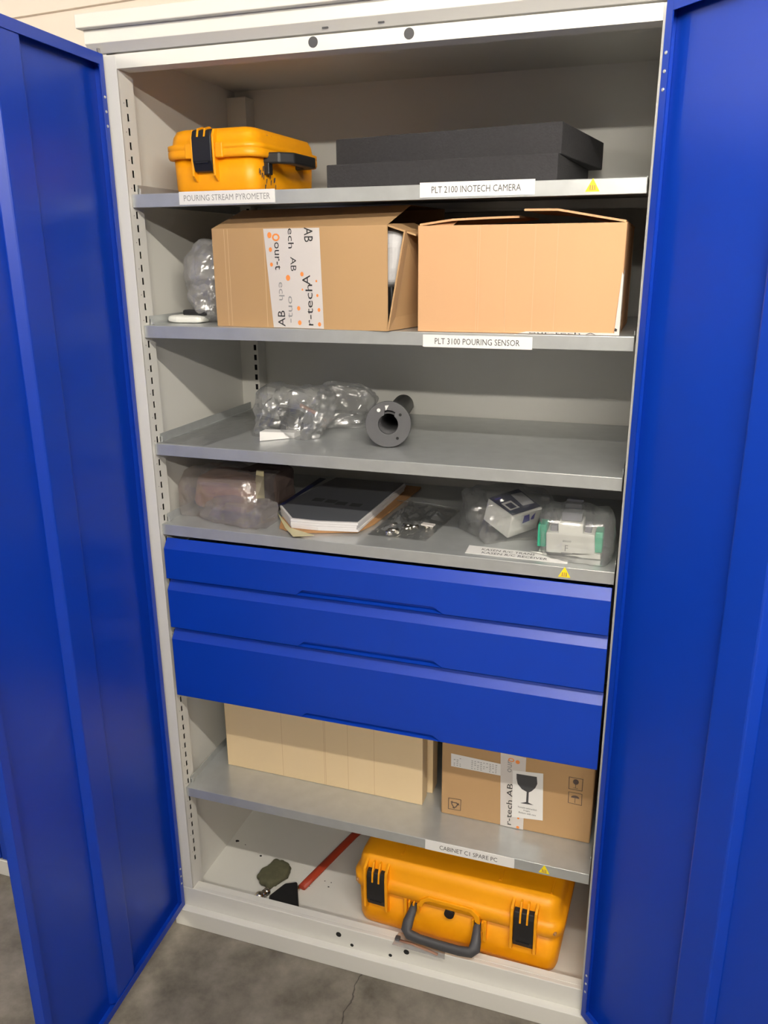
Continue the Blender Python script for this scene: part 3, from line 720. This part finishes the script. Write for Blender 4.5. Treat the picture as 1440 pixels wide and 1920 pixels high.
bg = thing('plastic_bag', 'clear plastic bag with small black parts and a white card beside the flanged tube', 'plastic bag', (.28, .2, S[2]))
crumple('film', 'film', bg, (.262, .185, S[2]+.042), (.080, .065, .058), 8.1, .26, 28, 60, 36, .62, floor=S[2], rz=.2, lean=(.02, .03))
crumple('film_tail', 'film', bg, (.345, .29, S[2]+.045), (.070, .045, .048), 9.4, .28, 28, 48, 28, .6, floor=S[2], rz=.35, lean=(.03, .04))
p = [un(*q, 2, S[2]+.001) for q in ((487, 827), (552, 821))]
MB().hexa([(p[0].x, p[0].y, S[2]+.001), (p[1].x, p[1].y, S[2]+.001), (p[1].x, p[1].y+.03, S[2]+.001), (p[0].x, p[0].y+.03, S[2]+.001)],
          [(p[0].x, p[0].y+.002, S[2]+.021), (p[1].x, p[1].y+.002, S[2]+.012), (p[1].x, p[1].y+.03, S[2]+.012), (p[0].x, p[0].y+.03, S[2]+.021)]).build('white_card', 'white', bg)
for (x, y, z, a) in ((.235, .165, .026, .3), (.272, .175, .030, -.4), (.255, .21, .042, 1.0)):
    mbm(local((x, y, S[2]+z), a, .3, .25)).box((-.032, -.010, -.009), (.032, .010, .009)).build('black_part', 'black', bg, bevel=.004)
mbm(local((.30, .205, S[2]+.055), .4, .2, .5)).box((-.020, -.006, -.003), (.020, .006, .003)).build('copper_part', 'brown', bg, bevel=.002)

fbag = sheet([(.034, .022), (.142, .020), (.190, .43), (.036, .44)], S[2], .0075, 3.3, 22).build('plastic_sleeve', 'film_thin', at=(.11, .24, S[2]))
tag(fbag, 'flat empty clear plastic sleeve lying against the slotted cabinet side', 'plastic sleeve')

# ------------------------------------------------------------------ fourth shelf
Z4 = S[3]
bg = thing('plastic_bag', 'clear plastic bag wrapped around a brown paper parcel beside documents', 'plastic bag', (.16, .14, Z4))
crumple('film', 'film_pink', bg, (.142, .150, Z4+.042), (.122, .085, .056), 3.7, .16, 22, 70, 36, .45, floor=Z4, rz=-.12, xlim=(.031, .233))
crumple('film_skirt', 'film_pink', bg, (.192, .080, Z4+.022), (.084, .040, .026), 6.2, .22, 30, 56, 26, .5, floor=Z4, rz=-.18, xlim=(.031, .262))
crumple('parcel', 'brown', bg, (.124, .165, Z4+.045), (.080, .055, .042), 1.9, .07, 18, 30, 18, .4, floor=Z4, rz=-.1, hard=True)
crumple('dark_parcel', 'brownd', bg, (.186, .20, Z4+.052), (.058, .05, .044), 4.2, .07, 18, 30, 18, .4, floor=Z4, rz=-.15, hard=True)
q0, q1 = (.190, .140), (.214, .136)
mbm(Matrix.Identity(4)).hexa([(.192, .128, Z4+.040), (.222, .124, Z4+.040), (.222, .126, Z4+.042), (.192, .130, Z4+.042)],
    [(.196, .142, Z4+.102), (.216, .138, Z4+.102), (.216, .140, Z4+.103), (.196, .144, Z4+.103)]).build('yellowed_tape', 'tapey', bg, bevel=.0005)

cb = [(.290, .055), (.332, .036), (.460, .079), (.4765, .140), (.494, .450), (.26, .470), (.235, .20)]
ds = tag(MB().prism(cb, 2, Z4+.0008, Z4+.0060).build('cardboard_sheet', 'kraft', at=(.37, .25, Z4), bevel=.0006), 'brown cardboard sheet lying under a stack of documents', 'cardboard')
bk = thing('document_stack', 'stack of white papers with shade-darkened printed top sheet on brown cardboard', 'documents', (.37, .22, Z4+.006))
pp = [(.3186, .0528), (.380, .052), (.4645, .0678), (.4665, .40), (.285, .40), (.2543, .1356)]
random.seed(5)
for k in range(4):
    dz = .0051; o_ = [(x+random.uniform(-.002, .002), y+random.uniform(-.002, .002)) for x, y in pp]
    MB().prism(o_, 2, Z4+.0065+k*dz, Z4+.0065+(k+1)*dz-.0004).build('paper_bundle', 'paper', bk)
zt = Z4+.0065+4*.0051
cv = MB(); ins = [(x*.985+.0055, y*.97+.008) for x, y in pp]
cv.prism(ins, 2, zt, zt+.0008, 0)
for k, (px, py) in enumerate(((597, 937), (621, 940), (640, 944), (667, 947))):
    p = un(px, py, 2, zt+.001); cv.add([(p.x-.013, p.y-.012, zt+.0011), (p.x+.013, p.y-.012, zt+.0011), (p.x+.013, p.y+.013, zt+.0011), (p.x-.013, p.y+.013, zt+.0011)], [(0, 1, 2, 3)], 1)
cv.build('printed_sheet', ['shaded_cover', 'dgrey'], bk)
sp = [un(*q, 2, zt+.002) for q in ((522, 948), (533, 946), (612, 898), (600, 896))]
MB().add([(p.x, p.y, zt+.0024) for p in sp], [(0, 1, 2, 3)]).build('spine_strip', 'navy', bk)
tpp = [un(*q, 2, Z4+.012) for q in ((520, 956), (545, 985), (590, 999), (550, 1001), (535, 985))]
MB().prism([(p.x, p.y-.002) for p in tpp], 2, Z4+.0066, Z4+.0074).build('yellowed_tape', 'tapey', bk)

zb_ = thing('zip_bag', 'flat clear zip bag with metal fittings in front of the documents', 'plastic bag', (.56, .17, Z4))
sheet([(.484, .074), (.612, .072), (.632, .30), (.500, .31)], Z4, .017, 7.7, 34, 30).build('film', 'film_box', zb_)
random.seed(11)
for k in range(11):
    x = .515+.085*random.random(); y = .085+.065*random.random(); a = random.random()*6.28
    d_ = Vector((math.cos(a), math.sin(a), .12))*(.007+.006*random.random())
    MB().cyl(Vector((x, y, Z4+.007))-d_, Vector((x, y, Z4+.007))+d_, .0045, .0038, 10).build('metal_fitting', 'steel', zb_)
MB().hexa([(.585, .130, Z4+.014), (.612, .126, Z4+.014), (.614, .140, Z4+.014), (.587, .144, Z4+.014)], [(.585, .130, Z4+.017), (.612, .126, Z4+.017), (.614, .140, Z4+.017), (.587, .144, Z4+.017)]).build('paper_tag', 'tape', zb_)
z0_, z1_ = un(745, 942, 2, Z4+.012), un(858, 958, 2, Z4+.012)
MB().sweep([(z0_.x, z0_.y, Z4+.016), ((z0_.x+z1_.x)/2, (z0_.y+z1_.y)/2, Z4+.019), (z1_.x, z1_.y, Z4+.016)], [(-.0012, 0), (.0012, 0), (.0012, .002), (-.0012, .002)]).build('zip_seal', 'film', zb_)

# small white box with navy lid in a bag, tilted
bx = thing('boxed_part', 'white box with navy printed top inside a clear bag', 'box', (.765, .165, Z4))
Lp, Fp, Rp = un(915, 933, 2, 1.160), un(962, 969, 2, 1.135), un(1018, 950, 2, 1.142)
dn = (Lp-Fp).cross(Rp-Fp).normalized(); dn = dn if dn.z < 0 else -dn
T4 = [Lp, Fp, Rp, Lp+Rp-Fp]; B4 = [p+dn*.056 for p in T4]
lift = Z4+.0015-min(p.z for p in B4)
T4 = [p+Z*lift for p in T4]; B4 = [p+Z*lift for p in B4]
body = MB().hexa(B4, T4).build('carton', 'wht_plastic', bx, bevel=.003)
def bil(Q, u, v, up=.0008):
    p = (Q[0]*(1-u)+Q[1]*u)*(1-v)+(Q[3]*(1-u)+Q[2]*u)*v; nrm = (Q[1]-Q[0]).cross(Q[3]-Q[0]).normalized()
    return p+nrm*up*(1 if nrm.z > 0 or abs(nrm.z) < .5 else -1)
pr = MB()
pr.add([bil(T4, *q) for q in ((.02, .0), (.94, .03), (.96, .97), (.02, 1))], [(0, 1, 2, 3)], 0)
pr.add([bil(T4, *q, .0014) for q in ((.38, .12), (.74, .12), (.74, .44), (.38, .44))], [(0, 1, 2, 3)], 1)
pr.add([bil(T4, *q, .0018) for q in ((.46, .17), (.70, .17), (.70, .38), (.46, .38))], [(0, 1, 2, 3)], 0)
pr.add([bil(T4, *q, .0014) for q in ((.16, .62), (.72, .56), (.76, .92), (.2, .96))], [(0, 1, 2, 3)], 2)
pr.add([bil(T4, *q, .0014) for q in ((.12, .1), (.2, .1), (.2, .3), (.12, .3))], [(0, 1, 2, 3)], 3)
nrm = (T4[1]-T4[0]).cross(T4[3]-T4[0])
pr.build('printed_top', ['navy', 'white', 'foamwrap', 'violet'], body)
lb = MB(); Q = [B4[1], B4[2], T4[2], T4[1]]
def sid(u, v, o_): 
    p = (Q[0]*(1-u)+Q[1]*u)*(1-v)+(Q[3]*(1-u)+Q[2]*u)*v; nr = (Q[1]-Q[0]).cross(Q[3]-Q[0]).normalized(); 
    nr = nr if nr.dot(CAM-p) > 0 else -nr
    return p+nr*o_
lb.add([sid(*q, .0008) for q in ((.30, .48), (.80, .50), (.80, .97), (.30, .95))], [(0, 1, 2, 3)], 0)
lb.add([sid(*q, .0013) for q in ((.38, .55), (.62, .57), (.55, .9), (.38, .9))], [(0, 1, 2, 3)], 1)
lb.add([sid(*q, .0013) for q in ((.65, .6), (.76, .58), (.76, .88), (.66, .74))], [(0, 1, 2, 3)], 1)
lb.build('logo_sticker', ['white', 'violet'], body)
crumple('film', 'film_box', bx, (.762, .185, Z4+.040), (.096, .080, .052), 12.2, .14, 26, 60, 34, .5, floor=Z4, rz=.5)

# rail-mounted module in a bag
dm = thing('relay_module', 'white rail-mount electronic module with green terminals inside a clear bag', 'electronic module', (.9, .085, Z4))
yf = .062
def fx(px, py): p = un(px, py, 1, yf); return (p.x, p.z)
ol = [fx(*q) for q in ((1024, 1040), (1024, 999), (1047, 999), (1047, 981), (1093, 984), (1093, 1001), (1115, 1004), (1115, 1039), (1126, 1041), (1126, 1050), (1092, 1047), (1080, 1044), (1008, 1036))]
dz_ = Z4+.0026-min(z for x, z in ol)
ol = [(x, z+dz_) for x, z in ol]
db = MB().prism(ol, 1, yf, yf+.055).build('housing', 'wht_plastic', dm, bevel=.0015)
p0, p1 = fx(1052, 968), fx(1090, 983)
MB().box((p0[0], yf+.012, p1[1]+dz_), (p1[0], yf+.048, p0[1]+dz_+.004)).build('window', 'clear_grey', dm, bevel=.002)
p0, p1 = fx(1055, 938), fx(1087, 962)
MB().box((p0[0], yf+.05, Z4+.03), (p1[0], yf+.085, Z4+.095)).build('clip_foot', 'clear_grey', dm, bevel=.002)
pt = MB(); c_ = fx(1062, 1028); pt.text('F', (c_[0], yf-.0006, c_[1]+dz_), X, Z, .006, .012, 0)
pt.text('8000', (c_[0], yf-.0006, c_[1]+dz_+.014), X, Z, .016, .004, 0)
pt.add([(c_[0]-.010, yf-.0006, c_[1]+dz_-.012), (c_[0]+.012, yf-.0006, c_[1]+dz_-.012), (c_[0]+.012, yf-.0006, c_[1]+dz_-.009), (c_[0]-.010, yf-.0006, c_[1]+dz_-.009)], [(0, 1, 2, 3)], 0)
pt.build('printing', 'fink', db)
for q0, q1, nm in (((1008, 985), (1022, 1028), 'terminal'), ((1116, 1000), (1128, 1040), 'terminal')):
    p0, p1 = fx(*q0), fx(*q1)
    t0 = MB().box((p0[0], yf+.006, p1[1]+dz_), (p1[0], yf+.045, p0[1]+dz_)).build(nm, 'green', dm, bevel=.002)
for q0, q1 in (((1031, 988), (1045, 999)), ((1096, 990), (1108, 1003))):
    p0, p1 = fx(*q0), fx(*q1)
    MB().box((p0[0], yf+.01, p1[1]+dz_-.002), (p1[0], yf+.045, p0[1]+dz_)).build('terminal_cover', 'clear_grey', dm, bevel=.002)
crumple('film', 'film', dm, (.912, .088, Z4+.044), (.074, .062, .056), 15.5, .12, 26, 56, 34, .5, floor=Z4+.0014, xlim=(.1, .9865))

# loose label strip lying at the shelf edge
q = [(.7046, .0294), (.9026, .0276), (.9032, .0672), (.7029, .0746)]
ll = MB().prism(q, 2, Z4+.0004, Z4+.0011, 0)
ll.text('KASEN R/C TRANS', (.785, .058, Z4+.0014), X, Y, .105, .011); ll.text('KASEN R/C RECEIVER', (.800, .040, Z4+.0014), X, Y, .128, .011)
tag(ll.build('loose_label', ['white', 'gink'], at=(.80, .05, Z4)), 'loose white printed label strip lying along the shelf edge', 'label')

# ------------------------------------------------------------------ fifth shelf
Z5 = S[4]+.0003
A = Vector((.0790, .1255, Z5)); mx = local(A, -.008)
f5 = thing('cardboard_box', 'flat pale beige cardboard box standing upright under the drawers', 'box', A)
body = mbm(mx).box((0, 0, 0), (.5170, .040, .243)).build('carton', 'card_pale', f5, bevel=.0015)
for u in (.156, .268, .2715, .330, .397):
    mbm(mx).add([(u, -.0005, .002), (u+.0011, -.0005, .002), (u+.0011, -.0005, .24), (u, -.0005, .24)], [(0, 1, 2, 3)]).build('crease', 'crease', body)
A2 = Vector((.10, .172, Z5))
g5 = MB().box((.10, .172, Z5), (.6075, .215, Z5+.238)).build('cardboard_box', 'card_pale', at=(.35, .19, Z5), bevel=.0015)
tag(g5, 'second flat cardboard box hidden behind the pale beige one', 'box')

A = Vector((.6448, .109, Z5)); W5 = .3380; mx = local(A, -.004)
h5 = thing('cardboard_box', 'brown carton with fragile glass sticker and shipping labels', 'box', A)
body = mbm(mx).box((0, 0, 0), (W5, .30, .236)).build('carton', 'card', h5, bevel=.003)
def fp(px, py): p = un(px, py, 1, A.y); return (p.x-A.x, max(.0012, p.z-A.z))
def quad(b, pts, y, mi): b.add([(x, y, z) for x, z in [fp(*q) for q in pts]], [range(len(pts))], mi)
b = mbm(mx); quad(b, ((846, 1412), (940, 1432), (940, 1454), (846, 1436)), -.0008, 0)
random.seed(2)
x0_, zt_ = fp(848, 1416); x1_, zb2 = fp(938, 1450)
for r in range(5):
    for k in range(15):
        u = x0_+.004+k*.0068; z = zt_-.0035-r*.0048-(u-x0_)*.035*0
        if random.random() < .75 and not (.022 < u-x0_ < .038): b.add([(u, -.0013, z-.0016), (u+.0045*random.uniform(.5, 1), -.0013, z-.0016), (u+.0045*random.uniform(.5, 1), -.0013, z), (u, -.0013, z)], [(0, 1, 2, 3)], 1)
b.build('address_label', ['white', 'fink'], body)
b = mbm(mx); quad(b, ((939, 1410), (987, 1420), (981, 1556), (938, 1549)), -.0010, 0)
for body_, px, py, ln, hg, mi, rot in (('r-tech AB', 955, 1507, .108, .013, 1, 1), ('our', 956, 1436, .03, .010, 2, 1)):
    c_ = fp(px, py); sv = b.M; o_ = mx @ Vector((c_[0], -.0016, c_[1])); b.M = Matrix.Identity(4)
    b.text(body_, o_, Z*rot, -X*rot, ln, hg, mi); b.M = sv
for px, py, r in ((971, 1428, .0048), (972, 1533, .0026), (971, 1550, .0036)):
    c_ = fp(px, py); disc(b, c_[0], c_[1], r, r, -.0016, 3)
c_ = fp(959, 1424)
for i in range(10):
    t = 2*math.pi*i/10; t2 = 2*math.pi*(i+1)/10
    b.add([(c_[0]+.007*math.cos(t), -.0016, c_[1]+.005*math.sin(t)), (c_[0]+.007*math.cos(t2), -.0016, c_[1]+.005*math.sin(t2)), (c_[0]+.0045*math.cos(t2), -.0016, c_[1]+.003*math.sin(t2)), (c_[0]+.0045*math.cos(t), -.0016, c_[1]+.003*math.sin(t))], [(0, 1, 2, 3)], 3)
b.build('printed_tape', ['tape', 'ink', 'fink', 'orange'], body)
b = mbm(mx); quad(b, ((962, 1443), (1019, 1449), (1018, 1537), (960, 1530)), -.0022, 0)
# wine glass sign
gl = [(969, 1449), (1007, 1455), (1008, 1468), (1004, 1476), (997, 1482), (992, 1484), (991, 1503), (1001, 1508), (976, 1504), (987, 1502), (988, 1483), (979, 1478), (971, 1468), (969, 1458)]
quad(b, gl, -.0027, 1)
for body_, px, py, ln in (('Vorsicht zerbrechlich', 989, 1514, .042), ('Fragile', 988, 1519, .014), ('Bottom with care', 989, 1524, .038)):
    c_ = fp(px, py); sv = b.M; o_ = mx @ Vector((c_[0], -.0027, c_[1])); b.M = Matrix.Identity(4); b.text(body_, o_, X, Z, ln, .0042, 2); b.M = sv
b.build('fragile_sticker', ['white', 'dgrey', 'gink'], body)
def frame_mark(cs, inner):
    b = mbm(mx); P_ = [fp(*q) for q in cs]; c_ = (sum(p[0] for p in P_)/4, sum(p[1] for p in P_)/4)
    I_ = [(c_[0]+(p[0]-c_[0])*.91, c_[1]+(p[1]-c_[1])*.91) for p in P_]
    for i in range(4):
        j = (i+1) % 4; b.add([(P_[i][0], -.0008, P_[i][1]), (P_[j][0], -.0008, P_[j][1]), (I_[j][0], -.0008, I_[j][1]), (I_[i][0], -.0008, I_[i][1])], [(0, 1, 2, 3)])
    inner(b, c_); b.build('printed_mark', 'brownd', body)
def m_glass(b, c):
    disc(b, c[0], c[1]+.005, .0062, .0068, -.0008, 0); b.box((c[0]-.0006, -.0008, c[1]-.010), (c[0]+.0006, -.0007, c[1])); b.box((c[0]-.005, -.0008, c[1]-.011), (c[0]+.005, -.0007, c[1]-.010))
def m_umb(b, c):
    b.add([(c[0]+.009*math.cos(t), -.0008, c[1]+.001+.0065*math.sin(t)) for t in [math.pi*i/10 for i in range(11)]], [range(11)])
    b.box((c[0]-.0006, -.0008, c[1]-.011), (c[0]+.0006, -.0007, c[1]+.002))
def m_rec(b, c):
    for k in range(3):
        t = math.radians(90+120*k); p_ = (c[0]+.0055*math.cos(t), c[1]+.0055*math.sin(t)-.001); a = t+math.pi/2
        dx, dz = math.cos(a), math.sin(a); nx_, nz_ = -dz, dx
        b.add([(p_[0]+dx*.006+nx_*.0012, -.0008, p_[1]+dz*.006+nz_*.0012), (p_[0]-dx*.006+nx_*.0012, -.0008, p_[1]-dz*.006+nz_*.0012), (p_[0]-dx*.006-nx_*.0012, -.0008, p_[1]-dz*.006-nz_*.0012), (p_[0]+dx*.006-nx_*.0012, -.0008, p_[1]+dz*.006-nz_*.0012)], [(0, 1, 2, 3)])
        b.add([(p_[0]+dx*.005+nx_*.004, -.0008, p_[1]+dz*.005+nz_*.004), (p_[0]+dx*.010, -.0008, p_[1]+dz*.010), (p_[0]+dx*.005-nx_*.004, -.0008, p_[1]+dz*.005-nz_*.004)], [(0, 1, 2)])
frame_mark(((1067, 1455), (1094, 1460), (1092, 1483), (1066, 1478)), m_glass)
frame_mark(((1066, 1483), (1092, 1488), (1091, 1510), (1065, 1504)), m_umb)
frame_mark(((841, 1495), (865, 1499), (864, 1520), (840, 1516)), m_rec)

# ------------------------------------------------------------------ cabinet floor: strap, tool, cloth, crumbs, small bag
def F0(px, py, dz=0): p = un(px, py, 2, FLZ+dz); return Vector((p.x, p.y, FLZ+dz))
st = thing('tow_strap', 'red rubber strap with metal end and black clip on the cabinet floor', 'strap', F0(570, 1660))
path = [F0(566, 1664, .008), F0(585, 1645, .009), F0(612, 1618, .009), F0(640, 1590, .008), F0(664, 1566, .008), F0(690, 1545, .008)]
pr_ = [(.0115*math.cos(2*math.pi*i/12), .0068*math.sin(2*math.pi*i/12)) for i in range(12)]
MB().sweep(path, pr_).build('strap', 'red', st)
e0 = F0(562, 1666, .010); e1 = F0(545, 1665, .010)
MB().ball((e0+e1)/2, .0115, k=(1.15, .9, .85)).build('metal_end', 'steel', st)
bp_ = [F0(*q) for q in ((505, 1690), (535, 1667), (558, 1664), (561, 1712), (530, 1712), (505, 1700))]
MB().prism([(p.x, max(.034, p.y)) for p in bp_], 2, FLZ+.0004, FLZ+.020).build('clip', 'black', st, bevel=.004)
s0, s1 = F0(486, 1681, .0135), F0(500, 1672, .0115)
MB().ball(s0, .0130).ball(s1, .0105).cyl(s0, s1, .009, seg=12).build('metal_ferrule', 'steel', st)
p = F0(500, 1690, .008); MB().box((p.x-.004, max(.034, p.y-.004), FLZ+.0005), (p.x+.004, p.y+.016, FLZ+.012)).build('clear_band', 'wht_plastic', st, bevel=.001)
c_ = F0(513, 1652)
cl = crumple('cloth', 'olive', None, (c_.x-.003, c_.y+.014, FLZ+.012), (.034, .046, .014), 7.1, .22, 34, 40, 20, .6, floor=FLZ, rz=-.35, at=(c_.x, c_.y, FLZ), smooth=True, hard=True)
tag(cl, 'crumpled olive green cloth lying beside the red strap', 'cloth')
for k, (px, py, s_) in enumerate(((445, 1577, .006), (489, 1605, .0045), (460, 1584, .002), (616, 1663, .003), (609, 1652, .002), (621, 1655, .0022), (383, 1657, .003), (396, 1663, .0025), (580, 1662, .002))):
    p = F0(px, py); random.seed(k+20); b = MB(); nn = 7
    ring = [(s_*random.uniform(.6, 1.1)*math.cos(2*math.pi*i/nn), s_*random.uniform(.5, .9)*math.sin(2*math.pi*i/nn)) for i in range(nn)]
    vs = [(p.x+x, p.y+y, FLZ+.0002) for x, y in ring]+[(p.x+x*.5, p.y+y*.5, FLZ+.0002+s_*.35) for x, y in ring]
    b.add(vs, [list(range(nn-1, -1, -1)), list(range(nn, 2*nn))]+[(i, (i+1) % nn, nn+(i+1) % nn, nn+i) for i in range(nn)])
    tag(b.build('dirt_crumb', 'dark', at=(p.x, p.y, FLZ)), 'small dark dirt crumb on the cabinet floor', 'crumb', 'dirt crumbs on the cabinet floor')
RZ = .1045
wb = thing('wire_bag', 'small clear bag with orange wire ends lying on the front rim', 'plastic bag', (.63, .01, RZ))
b = sheet([(.563, -.012), (.690, -.015), (.682, .026), (.567, .029)], RZ, .0026, 1.3, 60, 16); b.build('film', 'film_milky', wb)
MB().sweep([(.577, .004, RZ+.0022), (.61, .002, RZ+.0026), (.65, -.004, RZ+.0026), (.672, -.008, RZ+.0022)], [(-.003, -.0012), (.003, -.0012), (.003, .0012), (-.003, .0012)]).build('wire', 'brown', wb)
MB().box((.565, .001, RZ+.0012), (.577, .014, RZ+.007)).build('plug', 'dgrey', wb, bevel=.002)
